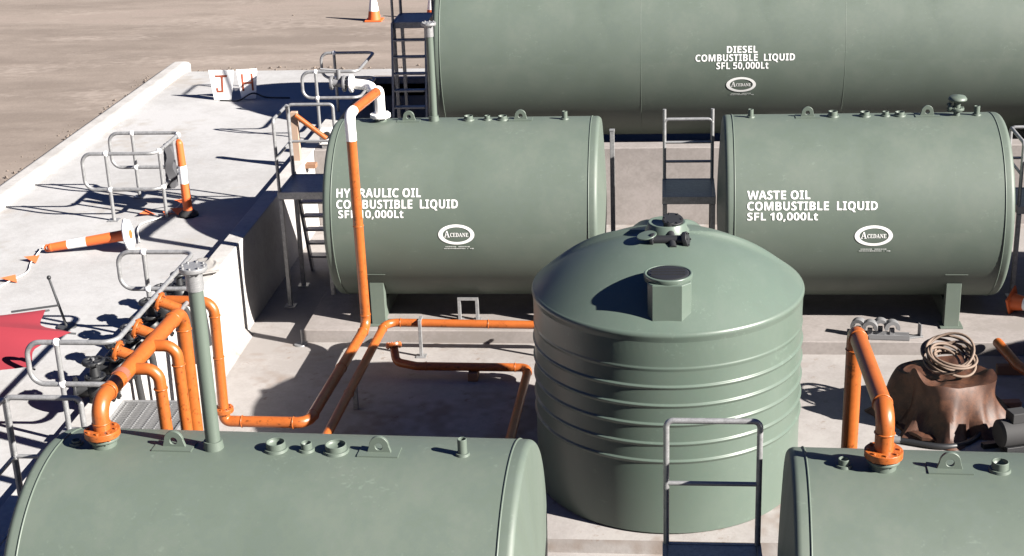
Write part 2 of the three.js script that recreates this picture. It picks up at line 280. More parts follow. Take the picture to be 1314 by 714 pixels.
function steelTank({ name = 'steel_tank', label, cx, yc, zc, r, half, base, head = 0.155, fits = [], legs = [], seams = [] }) {
  const t = thing(name, label, 'tank', [cx, base, zc]), h = yc - base;
  const lathe = (pts, seg = 96) => { const g = new THREE.LatheGeometry(pts.map((p) => new THREE.Vector2(p[0], p[1])), seg); const uv = g.attributes.uv, p = g.attributes.position; for (let i = 0; i < uv.count; i++) uv.setXY(i, p.getY(i), uv.getX(i) * 2 * PI * r); return g.rotateZ(-PI / 2).translate(0, h, 0); };
  obj('shell', lathe([[r, -half], [r, half]]), mGreen, t);
  for (const s of [-1, 1]) {
    const pr = [[r - 0.003, 0], [r - 0.003, 0.004], [r, 0.008], [r, 0.055]], k = 0.05;
    for (let i = 1; i <= 7; i++) { const a = i / 7 * 1.15; pr.push([r - k + k * Math.cos(a), 0.055 + k * Math.sin(a)]); }
    const [r1, a1] = pr[pr.length - 1];
    for (let i = 1; i <= 12; i++) { const f = i / 12; pr.push([r1 * (1 - f), a1 + (head - a1) * Math.sin(f * PI / 2)]); }
    const g = lathe(s > 0 ? pr.map(([a, b]) => [a, half + b]) : pr.map(([a, b]) => [a, -half - b]).reverse());
    obj('end_cap', g, mGreen, t);
    const w = clean(new THREE.TorusGeometry(r + 0.001, 0.007, 6, 96).rotateY(PI / 2).translate(s * (half + 0.003), h, 0)); obj('weld_seam', w, mGreenPlain, t);
  }
  for (const x of seams) obj('weld_seam', clean(new THREE.TorusGeometry(r - 0.001, 0.003, 5, 96).rotateY(PI / 2).translate(x - cx, h, 0)), mGreenPlain, t);
  for (const [kind, x, a = 0.06, b = 0.08] of fits) {
    const y = h + r, X = x - cx;
    if (kind === 'lug') { const pad = obj('lifting_lug', lugGeo.clone().translate(X, y, 0), mGreenPlain, t); obj('pad_plate', boxUV(new THREE.BoxGeometry(0.26, 0.012, 0.14).translate(X, y + 0.001, 0)), mGreenPlain, pad); }
    if (kind === 'stub') { const o = obj('nozzle', tubeStub(a, b).translate(X, y, 0), mGreenPlain, t); obj('nozzle_collar', clean(new THREE.CylinderGeometry(a + 0.012, a + 0.018, 0.022, 20).translate(X, y + 0.004, 0)), mGreenPlain, o); }
    if (kind === 'pad') { const o = obj('nozzle', clean(new THREE.CylinderGeometry(a, a, b, 20).translate(X, y + b / 2 - 0.01, 0)), mGreenPlain, t); obj('blank_cap', flange(V(X, y + b, 0), V(0, 1, 0), a + 0.02, 0.02, 6), mGreenPlain, o); }
    if (kind === 'mushroom') { const o = obj('breather_stem', [cyl(V(X, y - 0.02, 0), V(X, y + 0.17, 0), 0.035), ...flange(V(X, y + 0.07, 0), V(0, 1, 0), 0.075, 0.03, 6), ...flange(V(X - 0.08, y + 0.09, 0), V(1, 0, 0), 0.05, 0.03, 6)], mGreenPlain, t); obj('breather_cap', clean(new THREE.LatheGeometry([[0.05, 0], [0.095, 0.0], [0.1, 0.02], [0.08, 0.05], [0, 0.065]].map((p) => new THREE.Vector2(...p)), 20).translate(X, y + 0.16, 0)), mGreenPlain, o); }
    if (kind === 'vent') { const o = obj('vent_pipe', cyl(V(X, y - 0.03, 0), V(X, y + a, 0), b, b, 20), mGreenPlain, t); obj('pipe_collar', clean(new THREE.CylinderGeometry(b + 0.012, b + 0.02, 0.07, 20).translate(X, y + 0.02, 0)), mGreenPlain, o); obj('vent_cap', [...flange(V(X, y + a, 0), V(0, 1, 0), b + 0.04, 0.03, 8), cyl(V(X, y + a - 0.14, 0), V(X, y + a - 0.01, 0), b + 0.006)], mGalv, o); }
  }
  for (const x of legs) for (const s of [-1, 1]) {
    const z = s * r * 0.72, ytop = h - Math.sqrt(r * r - z * z);
    const sh = new THREE.Shape(); sh.moveTo(z - s * 0.05, 0); sh.lineTo(z + s * 0.05, 0); sh.lineTo(z + s * 0.05, ytop + 0.1); sh.lineTo(z - s * 0.05, ytop + 0.03); sh.lineTo(z - s * 0.05, 0);
    const g = new THREE.ExtrudeGeometry(sh, { depth: 0.15, bevelEnabled: true, bevelSize: 0.004, bevelThickness: 0.004, bevelSegments: 1 }).rotateY(-PI / 2).translate(x - cx + 0.075, 0, 0);
    const L = obj('leg', boxUV(g), mGreen, t);
    obj('wear_plate', boxUV(new RoundedBoxGeometry(0.24, 0.17, 0.02, 1, 0.004).rotateX(s * 0.82).translate(x - cx, ytop + 0.13, z + s * 0.075)), mGreen, L);
    obj('foot_plate', rbx(0.24, 0.016, 0.2, x - cx, 0.008, z, 0.003), mGreen, L);
  }
  for (const x of legs) obj('saddle', boxUV(new THREE.BoxGeometry(0.1, Math.max(0.04, h - r + 0.06), r * 1.3).translate(x - cx, (h - r + 0.06) / 2, 0)), mGreen, t);
  t.userData.h = undefined; delete t.userData.h;
  return { t, h };
}
function letter(T, cx, rows, lg, R) {
  const { t, h } = T;
  for (const [s, x, w, a, b] of rows) for (const g of textLine(s, font, x - cx, w, a, b, R + 0.004)) obj('lettering', g.translate(0, h, 0), mLetter, t);
  const [lx, la, lw, lh, capA] = lg;
  const e = obj('emblem', logo(lx - cx, la, lw, lh, R + 0.004).map((g) => g.translate(0, h, 0)), mLetter, t);
  obj('small_print', caption(lx - cx, capA, lw * 0.85, R + 0.004).map((g) => g.translate(0, h, 0)), std({ color: col(0.42, 0.44, 0.42), roughness: 0.6 }), e);
}
const hyd = steelTank({ label: 'green horizontal steel tank lettered hydraulic oil', cx: -2.205, yc: 1.3, zc: -3.85, r: 1, half: 1.385, base: 0.15, legs: [-3.19, -1.05],
  fits: [['vent', -2.57, 1.08, 0.042], ['stub', -2.18, 0.05, 0.05], ['stub', -1.97, 0.032, 0.05], ['stub', -1.8, 0.05, 0.045], ['lug', -1.6], ['lug', -2.85], ['stub', -1.11, 0.03, 0.09], ['pad', -3.17, 0.07, 0.05]] });
letter(hyd, -2.205, [['HYDRAULIC OIL', -3.53, 0.92, 28.6, 23.2], ['COMBUSTIBLE  LIQUID', -3.53, 1.32, 21.6, 16.3], ['SFL 10,000Lt', -3.51, 0.71, 15.2, 10.5]], [-2.235, -0.2, 0.39, 0.228, -8.2], 1);
const waste = steelTank({ label: 'green horizontal steel tank lettered waste oil', cx: 2.105, yc: 1.3, zc: -3.85, r: 1, half: 1.38, base: 0.149, legs: [1.15, 3.06],
  fits: [['stub', 0.92, 0.03, 0.09], ['lug', 1.53], ['stub', 1.8, 0.05, 0.06], ['stub', 2.14, 0.05, 0.05], ['stub', 2.36, 0.035, 0.05], ['stub', 2.51, 0.05, 0.045], ['lug', 2.8], ['mushroom', 3.11], ['stub', 3.32, 0.032, 0.1]] });
letter(waste, 2.105, [['WASTE OIL', 0.85, 0.65, 26.0, 20.9], ['COMBUSTIBLE  LIQUID', 0.85, 1.34, 19.4, 14.3], ['SFL 10,000Lt', 0.85, 0.73, 12.9, 8.3]], [2.16, -1.5, 0.39, 0.228, -10.2], 1);
const diesel = steelTank({ label: 'very long green steel tank lettered diesel, behind the other tanks', cx: 1.35, yc: 2.0, zc: -9.3, r: 1.3, half: 4.45, base: 0.4, head: 0.24, legs: [-2.4, 1.35, 5.1], seams: [-0.34, 2.4], fits: [['lug', -1.5], ['stub', 0, 0.06, 0.08], ['lug', 4.2]] });
letter(diesel, 1.35, [['DIESEL', 0.82, 0.41, 9.4, 5.4], ['COMBUSTIBLE  LIQUID', 0.4, 1.33, 4.6, 0.5], ['SFL 50,000Lt', 0.68, 0.7, -0.2, -4.3]], [1.02, -14.4, 0.4, 0.225, -20.4], 1.3);
const nearL = steelTank({ label: 'green steel tank cropped at the bottom left with orange manifold pipe on top', cx: -2.43, yc: 1.17, zc: 3.92, r: 1, half: 1.47, base: LOW, legs: [-3.3, -1.4],
  fits: [['pad', -3.6, 0.08, 0.05], ['stub', -3.85 + 0.06, 0.03, 0.03], ['lug', -3.13], ['vent', -2.87, 1.22, 0.047], ['stub', -2.46, 0.062, 0.055], ['stub', -2.26, 0.036, 0.055], ['stub', -2.07, 0.068, 0.05], ['lug', -1.79], ['stub', -1.26, 0.03, 0.11]] });
const nearR = steelTank({ label: 'green steel tank cropped at the bottom right corner', cx: 2.255, yc: 1.17, zc: 4.08, r: 1, half: 1.4, base: LOW, legs: [1.5, 3.3],
  fits: [['stub', 1.07, 0.035, 0.05], ['pad', 1.3, 0.08, 0.05], ['lug', 1.69], ['mushroom', 9]].slice(0, 3).concat([['stub', 1.98, 0.05, 0.06]]) });
nearL.t.rotation.y = nearR.t.rotation.y = -0.032;
steelTank({ label: 'green steel tank standing beyond the right edge beside the waste oil tank', cx: 6.15, yc: 1.3, zc: -3.85, r: 1, half: 1.31, base: 0, legs: [5.2, 7.1], fits: [['lug', 5.5], ['lug', 6.8]] });

// ---------------------------------------------------------------- round plastic water tank
{
  const t = thing('plastic_water_tank', 'round ribbed green plastic water tank with domed lid in the middle', 'tank', [0.01, 0, 0]); const polyTank = t;
  const R = 1.165, pr = [[0, 0.001], [R - 0.02, 0.001], [R, 0.02]];
  const ribs = [0.69, 0.85, 1.025, 1.195, 1.36, 1.52];
  for (const y of ribs) { const k = y > 1.45 ? 0.4 : 1; pr.push([R, y - 0.03], [R, y - 0.0245], [R + 0.003 * k, y - 0.02], [R + 0.012 * k, y - 0.006], [R + 0.014 * k, y], [R + 0.011 * k, y + 0.006], [R + 0.001, y + 0.013], [R, y + 0.018], [R, y + 0.024]); }
  pr.push([R, 1.6], [R + 0.002, 1.75]);
  const shoulder = [[R + 0.002, 1.75], [R + 0.005, 1.765], [R + 0.012, 1.79]];
  for (let i = 0; i <= 10; i++) { const a = i / 10 * 1.15; shoulder.push([R + 0.013 - 0.038 + 0.038 * Math.cos(a), 1.8 + 0.038 * Math.sin(a)]); }
  const lat = (p, s = 128) => { const g = new THREE.LatheGeometry(p.map((q) => new THREE.Vector2(...q)), s); const uv = g.attributes.uv; for (let i = 0; i < uv.count; i++) uv.setXY(i, uv.getX(i) * 3, g.attributes.position.getY(i) * 0.5); return g; };
  obj('wall', lat(pr), mPoly, t);
  obj('shoulder_ring', lat(shoulder), mPoly, t);
  // roof with moulded radial ridges
  const [r1, y1] = shoulder[shoulder.length - 1], nr = 26, na = 192, pos = [], uv = [], idx = [];
  const ridges = [[-1.85, 1], [1.75, 1], [2.8, 1], [-2.8, 1]];
  for (let i = 0; i <= nr; i++) for (let j = 0; j <= na; j++) {
    const f = i / nr, rad = r1 * (1 - f), a = j / na * 2 * PI;   // a = 0 faces +z
    let y = y1 + 0.455 * (1 - Math.pow(1 - f, 2.0));
    for (const [ra] of ridges) { let d = Math.atan2(Math.sin(a - ra), Math.cos(a - ra)); y += 0.055 * Math.max(0, 1 - Math.abs(d) / 0.1) * Math.sin(Math.min(1, f * 1.1) * PI); }
    pos.push(Math.sin(a) * rad, y, Math.cos(a) * rad); uv.push(Math.sin(a) * rad, Math.cos(a) * rad);
  }
  for (let i = 0; i < nr; i++) for (let j = 0; j < na; j++) { const p = i * (na + 1) + j, q = p + na + 1; idx.push(p, p + 1, q, q, p + 1, q + 1); }
  const g = new THREE.BufferGeometry(); g.setAttribute('position', new THREE.Float32BufferAttribute(pos, 3)); g.setAttribute('uv', new THREE.Float32BufferAttribute(uv, 2)); g.setIndex(idx); g.computeVertexNormals();
  obj('roof', g, mPoly, t);
  // inlet hatch: D-shaped neck, faceted front, dark strainer lid
  const s = new THREE.Shape(); s.moveTo(-0.13, 0.17); s.lineTo(0.095, 0.17); s.lineTo(0.165, 0.1); s.lineTo(0.17, -0.03); s.absarc(0, -0.03, 0.17, 0, -PI, true); s.lineTo(-0.165, 0.12); s.closePath();
  const hz = 0.89, hy = 1.82, hh = 0.375;
  const neck = obj('hatch_neck', boxUV(new THREE.ExtrudeGeometry(s, { depth: hh, bevelEnabled: true, bevelSize: 0.008, bevelThickness: 0.008, bevelSegments: 2, curveSegments: 20 }).rotateX(PI / 2).translate(0.02, hy + hh, hz)), mPoly, t);
  obj('hatch_rim', clean(new THREE.LatheGeometry([[0.175, -0.03], [0.195, -0.028], [0.198, 0.018], [0.19, 0.026], [0.176, 0.026], [0.17, 0.01]].map((p) => new THREE.Vector2(...p)), 40).translate(0.01, hy + hh + 0.02, hz - 0.02)), mPoly, neck);
  obj('hatch_lid', clean(new THREE.LatheGeometry([[0, 0.025], [0.15, 0.022], [0.172, 0.012], [0.174, 0]].map((p) => new THREE.Vector2(...p)), 32).translate(0.01, hy + hh + 0.03, hz - 0.02)), mBlack, neck);
  for (let k = 0; k < 3; k++) obj('lid_rib', boxUV(new THREE.BoxGeometry(0.27, 0.008, 0.012).translate(0.01, hy + hh + 0.055, hz - 0.08 + k * 0.06)), mBlack, neck);
  // crown fitting
  const cy = 2.275;
  obj('crown_neck', lat([[0.2, -0.04], [0.19, 0.03], [0.17, 0.06], [0.165, 0.1], [0.15, 0.105], [0.12, 0.09], [0, 0.085]], 40).translate(0, cy, -0.02), mPoly, t);
  obj('crown_valve', [cyl(V(0.02, cy + 0.05, 0.06), V(0.02, cy + 0.13, 0.06), 0.05), ...flange(V(0.05, cy + 0.13, 0.02), V(0.1, 1, 0.3), 0.09, 0.03, 6), cyl(V(0.02, cy + 0.08, 0.05), V(0.05, cy - 0.03, 0.3), 0.035), cyl(V(-0.12, cy + 0.01, 0.2), V(0.17, cy + 0.02, 0.22), 0.04), ...flange(V(0.16, cy + 0.02, 0.22), V(1, 0.3, 0.2), 0.07, 0.04, 6), ...flange(V(-0.12, cy + 0.01, 0.2), V(1, 0, 0.2), 0.06, 0.03, 6)], mBlack, t);
  obj('valve_disc', flange(V(-0.17, cy + 0.045, 0.18), V(-0.2, 1, 0.1), 0.085, 0.014, 0), mPoly, t);
  const c2 = polyTank.clone(); c2.name = numbered('plastic_water_tank'); c2.position.set(7.0, 0, -0.55); c2.rotation.y = 0.6; c2.userData = { label: 'second round green plastic water tank beyond the right edge', category: 'tank' }; scene.add(c2);
}

// ---------------------------------------------------------------- access platforms beside the tanks
function platform({ label, x0, x1, zr, zf, deck, base, guard, ladder, rung = 0.2 }) {
  const cx = (x0 + x1) / 2, cz = (zr + zf) / 2, t = thing('access_platform', label, 'platform', [cx, base, cz], 0, 'galvanised access platforms beside the tanks');
  const w = x1 - x0, d = zf - zr, H = deck - base, X0 = -w / 2, X1 = w / 2, Z0 = -d / 2, Z1 = d / 2;
  obj('deck_plate', rbx(w - 0.064, 0.012, d - 0.064, 0, H - 0.006, 0, 0.003), mGalv, t);
  obj('deck_frame', [rbx(w, 0.09, 0.03, 0, H - 0.04, Z0 + 0.015, 0.004), rbx(w, 0.09, 0.03, 0, H - 0.04, Z1 - 0.015, 0.004), rbx(0.03, 0.09, d - 0.062, X0 + 0.015, H - 0.04, 0, 0.004), rbx(0.03, 0.09, d - 0.062, X1 - 0.015, H - 0.04, 0, 0.004)], mGalv, t);
  for (const x of [X0 + 0.03, X1 - 0.03]) for (const z of [Z0 + 0.03, Z1 - 0.03]) { const l = obj('leg', rbx(0.05, H - 0.09, 0.05, x, (H - 0.09) / 2, z, 0.006), mGalv, t); obj('foot_plate', rbx(0.13, 0.012, 0.13, x, 0.006, z, 0.002), mGalv, l); }
  const G = guard.h, yt = H + G;
  for (const side of guard.sides) {
    const seg = side === 'rear' ? [[X0 + 0.025, Z0 + 0.02], [X1 - 0.025, Z0 + 0.02]] : side === 'left' ? [[X0 + 0.02, Z0 + 0.03], [X0 + 0.02, Z1 - 0.03]] : side === 'front' ? [[X0 + 0.025, Z1 - 0.02], [X1 - 0.025, Z1 - 0.02]] : [[X1 - 0.02, Z0 + 0.03], [X1 - 0.02, Z1 - 0.03]];
    const [[ax, az], [bX, bz]] = seg;
    obj('guard_hoop', pipe([[ax, H, az], [ax, yt, az], [bX, yt, bz], [bX, H, bz]], 0.02, 0.045, 10), mGalv, t);
    for (const f of guard.mids) obj('mid_rail', cyl(V(ax, H + G * f, az), V(bX, H + G * f, bz), 0.016, 0.016, 10), mGalv, t);
  }
  if (guard.stick) for (const x of [X0 + 0.025, X1 - 0.025]) obj('post_end', cyl(V(x, yt - 0.02, Z0 + 0.02), V(x, yt + guard.stick, Z0 + 0.02), 0.021, 0.021, 10), mGalv, t);
  if (ladder) {
    const s = ladder === 'rear' ? -1 : 1, z0 = s < 0 ? Z0 - 0.03 : Z1 + 0.03, run = s * 0.5, n = Math.floor(H / rung);
    for (const x of [X0 + 0.02, X1 - 0.02]) { const g = new THREE.BoxGeometry(0.03, Math.hypot(H, run), 0.08); g.rotateX(-Math.atan2(run, H)).translate(x, H / 2, z0 + run / 2); obj('stringer', boxUV(g), mGalv, t); }
    for (let k = 1; k < n; k++) { const y = H - k * rung; obj('tread', rbx(w - 0.08, 0.025, 0.12, 0, y, z0 + run * (k * rung / H), 0.004), mGalv, t); }
  }
  return t;
}
platform({ label: 'galvanised platform left of the hydraulic oil tank with steps down behind', x0: -4.47, x1: -3.88, zr: -4.75, zf: -4.0, deck: 1.42, base: 0.0, guard: { h: 0.86, sides: ['rear', 'left'], mids: [0.48] }, ladder: 'rear' });
platform({ label: 'galvanised platform in the gap between hydraulic and waste oil tanks', x0: -0.04, x1: 0.56, zr: -4.7, zf: -3.98, deck: 1.35, base: 0.15, guard: { h: 0.72, sides: ['rear'], mids: [0.3, 0.62], stick: 0.12 } });
platform({ label: 'galvanised platform and guard hoop in front of the round water tank', x0: -0.02, x1: 0.64, zr: 3.32, zf: 4.1, deck: 1.2, base: LOW, guard: { h: 0.92, sides: ['rear'], mids: [0.5] }, ladder: 'front' });
platform({ label: 'galvanised platform at the left end of the bottom left tank', x0: -4.62, x1: -4.03, zr: 3.1, zf: 4.3, deck: 1.22, base: LOW, guard: { h: 0.92, sides: ['rear', 'left'], mids: [0.5] } });
platform({ label: 'tall galvanised platform with ladder at the left end of the diesel tank', x0: -3.97, x1: -3.44, zr: -9.95, zf: -9.2, deck: 2.38, base: 0.4, guard: { h: 0.9, sides: ['left', 'rear'], mids: [0.5] }, ladder: 'front', rung: 0.235 });
platform({ label: 'galvanised platform just right of the waste oil tank at the right edge', x0: 3.86, x1: 4.46, zr: -4.7, zf: -3.98, deck: 1.22, base: 0.15, guard: { h: 0.72, sides: ['rear', 'left'], mids: [0.5] } });

// ---------------------------------------------------------------- U-shaped guard rails
function guardRail({ label, xl, xr, xp, z1, z2, top, mid, base, rightPosts = false, r = 0.022 }) {
  const t = thing('guard_rail', label, 'guard rail', [xp, base, (z1 + z2) / 2], 0, 'galvanised tubular guard rails');
  const ox = xp, oz = (z1 + z2) / 2, W = (x, y, z) => V(x - ox, y - base, z - oz);
  obj('bent_rail', sweep(fillet([W(xr, mid, z1), W(xl, mid, z1), W(xl, top, z1), W(xr, top, z1), W(xr, top, z2), W(xl, top, z2), W(xl, mid, z2), W(xr, mid, z2)], 0.12, true), r, 10, true), mGalv, t);
  const posts = [[xp, z1], [xp, z2]]; if (rightPosts) posts.push([xr, z1 - 0.1], [xr, z2 + 0.1]);
  for (const [x, z] of posts) { const p = obj('post', cyl(W(x, base, z), W(x, top, z), r, r, 10), mGalv, t); obj('base_plate', rbx(0.13, 0.012, 0.13, x - ox, 0.006, z - oz, 0.002), mGalv, p); for (const y of [top, mid]) obj('clamp', ball(x - ox, y - base, z - oz, r * 1.6), mWhite, p); }
  return t;
}
guardRail({ label: 'galvanised guard rail on open slab beside the upright orange and white post', xl: -6.9, xr: -5.98, xp: -6.6, z1: -4.36, z2: -5.3, top: 1.8, mid: 1.36, base: SL, rightPosts: true });
guardRail({ label: 'galvanised guard rail behind the hydraulic oil tank near the white pipe bends', xl: -5.05, xr: -4.25, xp: -4.85, z1: -7.95, z2: -9.2, top: 1.95, mid: 1.58, base: SL });
guardRail({ label: 'long galvanised guard rail over the bund wall beside the orange manifold', xl: -5.16, xr: -4.41, xp: -4.9, z1: 1.5, z2: -0.68, top: 1.87, mid: 1.5, base: WT });

{
  const t = thing('mesh_bag', 'dark mesh bag hanging on the guard rail behind the upright post', 'bag', [-6.0, SL + 0.3, -4.85], 0.3);
  const g = new THREE.BoxGeometry(0.1, 0.5, 0.3, 6, 12, 8), p = g.attributes.position;
  for (let i = 0; i < p.count; i++) { const y = p.getY(i), f = 0.5 - y, k = 0.45 + 0.6 * Math.sin(Math.min(1, f) * 2.2); p.setXYZ(i, p.getX(i) * k + 0.02 * Math.sin(y * 23 + p.getZ(i) * 31), y + 0.25, p.getZ(i) * k + 0.02 * Math.sin(y * 17)); }
  obj('sack', boxUV(toCreasedNormals(g.toNonIndexed(), 0.5)), std({ color: col(0.045, 0.045, 0.05), roughness: 0.9 }), t);
  obj('hanging_cord', cyl(V(0, 0.48, 0), V(0, 0.54, 0), 0.012, 0.012, 8), mRubber, t);
}
// ---------------------------------------------------------------- pipework
const PG = 'orange pipework';
{ // manifold on the near left tank
  const t = thing('pipe_manifold', 'orange pipe manifold with branch elbows rising from the bottom left tank', 'pipe', [-3.6, 2.18, 3.95], 0, PG), O = V(-3.6, 2.18, 3.95), W = (x, y, z) => V(x, y, z).sub(O);
  obj('header_pipe', pipe([W(-3.6, 2.24, 3.89), W(-3.6, 2.47, 3.88), W(-3.58, 2.43, 2.2), W(-3.56, 0.0, 2.24)], 0.055, 0.13, 18), mOrange, t);
  obj('base_flange', flange(W(-3.6, 2.265, 3.89), V(0, 1, 0), 0.115, 0.045, 8), mOrange, t);
  obj('coupling', cyl(W(-3.6, 2.462, 3.5), W(-3.6, 2.46, 3.43), 0.06, 0.06, 18), mRust, t);
  for (const [z, yb] of [[3.3, 1.92], [2.9, 1.3]]) { const b = obj('branch_pipe', pipe([W(-3.59, 2.445, z), W(-3.4, 2.445, z), W(-3.4, yb, z - 0.02)], 0.042, 0.09, 16), mOrange, t); obj('weld_ring', clean(new THREE.TorusGeometry(0.044, 0.006, 6, 20).rotateX(PI / 2).translate(-3.4 + 3.6, 2.3 - 2.18, z - 0.005 - 3.95)), mOrange, b); }
  for (const z of [3.12, 2.72, 2.2]) { const s = obj('side_stub', cyl(W(-3.59, 2.44, z), W(-3.74, 2.5, z), 0.04, 0.04, 14), mOrange, t); obj('stub_flange', flange(W(-3.74, 2.5, z), V(-1, 0.4, 0), 0.075, 0.025, 6), mOrange, s); }
}
{ // hydraulic tank fill line
  const t = thing('fill_pipe', 'tall orange pipe with white bends in front of the hydraulic oil lettering', 'pipe', [-3.26, 0, -2.68], 0, PG), O = V(-3.26, 0, -2.68), W = (x, y, z) => V(x, y, z).sub(O);
  obj('riser', pipe([W(-3.235, 2.43, -2.55), W(-3.225, 0.35, -2.55), W(-3.36, 0.3, -0.28), W(-4.17, 0.3, -0.3), W(-4.17, 0.42, -0.3)], 0.054, 0.12, 16), mOrange, t);
  obj('white_bend', pipe([W(-3.235, 2.43, -2.55), W(-3.24, 2.7, -2.55), W(-3.235, 2.7, -2.73)], 0.056, 0.13, 16), mWhite, t);
  obj('cross_pipe', cyl(W(-3.235, 2.7, -2.73), W(-3.18, 2.65, -3.78), 0.053, 0.053, 16), mOrange, t);
  obj('white_bend', pipe([W(-3.18, 2.65, -3.74), W(-3.17, 2.655, -3.86), W(-3.17, 2.38, -3.86)], 0.057, 0.1, 16), mWhite, t);
  obj('white_bend', pipe([W(-3.19, 2.64, -3.7), W(-3.28, 2.68, -3.95), W(-3.5, 2.7, -3.98)], 0.057, 0.14, 16), mWhite, t);
  obj('tank_flange', flange(W(-3.17, 2.365, -3.85), V(0, 1, 0), 0.115, 0.04, 8), mWhite, t);
  obj('end_flange', flange(W(-3.5, 2.7, -3.98), V(1, 0, 0), 0.1, 0.035, 8), mWhite, t);
  const v = obj('valve_body', [cyl(W(-3.52, 2.7, -3.98), W(-3.72, 2.71, -3.98), 0.045), ...flange(W(-3.58, 2.7, -3.98), V(1, 0, 0), 0.09, 0.03, 8), ...flange(W(-3.72, 2.71, -3.98), V(1, 0, 0), 0.08, 0.03, 8), cyl(W(-3.64, 2.7, -3.98), W(-3.64, 2.86, -3.98), 0.025)], mSteelGrey, t);
  obj('valve_lever', cyl(W(-3.64, 2.85, -3.98), W(-3.83, 2.88, -3.93), 0.012, 0.012, 8), mSteelGrey, v);
  obj('wall_riser', pipe([W(-4.17, 0.42, -0.3), W(-4.17, 1.5, -0.35), W(-4.62, 1.5, -0.37)], 0.05, 0.12, 16), mOrange, t);
  obj('riser_flange', flange(W(-4.17, 0.42, -0.3), V(0, 1, 0), 0.095, 0.045, 8), mOrange, t);
}
{ // second line along the plinth
  const t = thing('transfer_pipe', 'orange pipe running along the plinth under the hydraulic oil tank', 'pipe', [-3.0, 0, -2.62], 0, PG), O = V(-3, 0, -2.62), W = (x, y, z) => V(x, y, z).sub(O);
  obj('run', pipe([W(-0.9, 0.35, -2.6), W(-3.02, 0.37, -2.62), W(-3.16, 0.28, 0.9)], 0.045, 0.14, 16), mOrange, t);
  for (const x of [-2.64, -1.3]) { const s = obj('pipe_support', [rbx(0.035, 0.4, 0.035, x + 3, 0.2, -0.01 + 0.075, 0.004), rbx(0.035, 0.03, 0.14, x + 3, 0.41, 0.01, 0.004)], mGalv, t); obj('foot_plate', rbx(0.11, 0.01, 0.11, x + 3, 0.005, 0.065, 0.002), mGalv, s); }
  obj('low_support', rbx(0.05, 0.24, 0.05, -0.1, 0.12, 1.4, 0.004), mGalv, t);
}
{
  const t = thing('drain_pipe', 'low orange pipe with round end flange in the shadow of the water tank', 'pipe', [-2.85, 0, -2.1], 0, PG), O = V(-2.85, 0, -2.1), W = (x, y, z) => V(x, y, z).sub(O);
  obj('run', pipe([W(-2.86, 0.27, -2.16), W(-2.83, 0.14, -2.08), W(-2.6, 0.13, -2.0), W(-1.42, 0.13, -1.98), W(-1.46, 0.13, 0.2)], 0.045, 0.09, 16), mOrange, t);
  obj('end_flange', flange(W(-2.865, 0.29, -2.18), V(-0.1, 0.7, -0.3), 0.085, 0.05, 8), mOrange, t);
  obj('block', rbx(0.1, 0.09, 0.2, -2.0 + 2.85, 0.045, -2 + 2.1, 0.006), mTimber, t);
}
{
  const t = thing('fill_pipe', 'orange pipe rising from the bottom right tank and dropping behind it', 'pipe', [1.3, 2.18, 4.05], 0, PG), O = V(1.3, 2.18, 4.05), W = (x, y, z) => V(x, y, z).sub(O);
  obj('pipe_run', pipe([W(1.3, 2.22, 4.05), W(1.3, 2.53, 4.05), W(1.28, 2.5, 2.7), W(1.27, LOW, 2.66)], 0.057, 0.1, 18), mOrange, t);
  obj('base_flange', flange(W(1.3, 2.265, 4.05), V(0, 1, 0), 0.115, 0.045, 8), mOrange, t);
}
{
  const t = thing('spare_pipe', 'length of orange pipe on the floor at the right edge behind the brown bundle', 'pipe', [3.55, 0.06, -2.1], 0, PG);
  obj('pipe_run', pipe([[-0.1, 0.12, -0.5], [-0.02, 0.12, 0.1], [0.35, 0.1, 0.95]], 0.052, 0.2, 14), mOrange, t);
  obj('pipe_rest', rbx(0.3, 0.1, 0.08, -0.03, -0.01, -0.1, 0.005), mTimber, t);
}

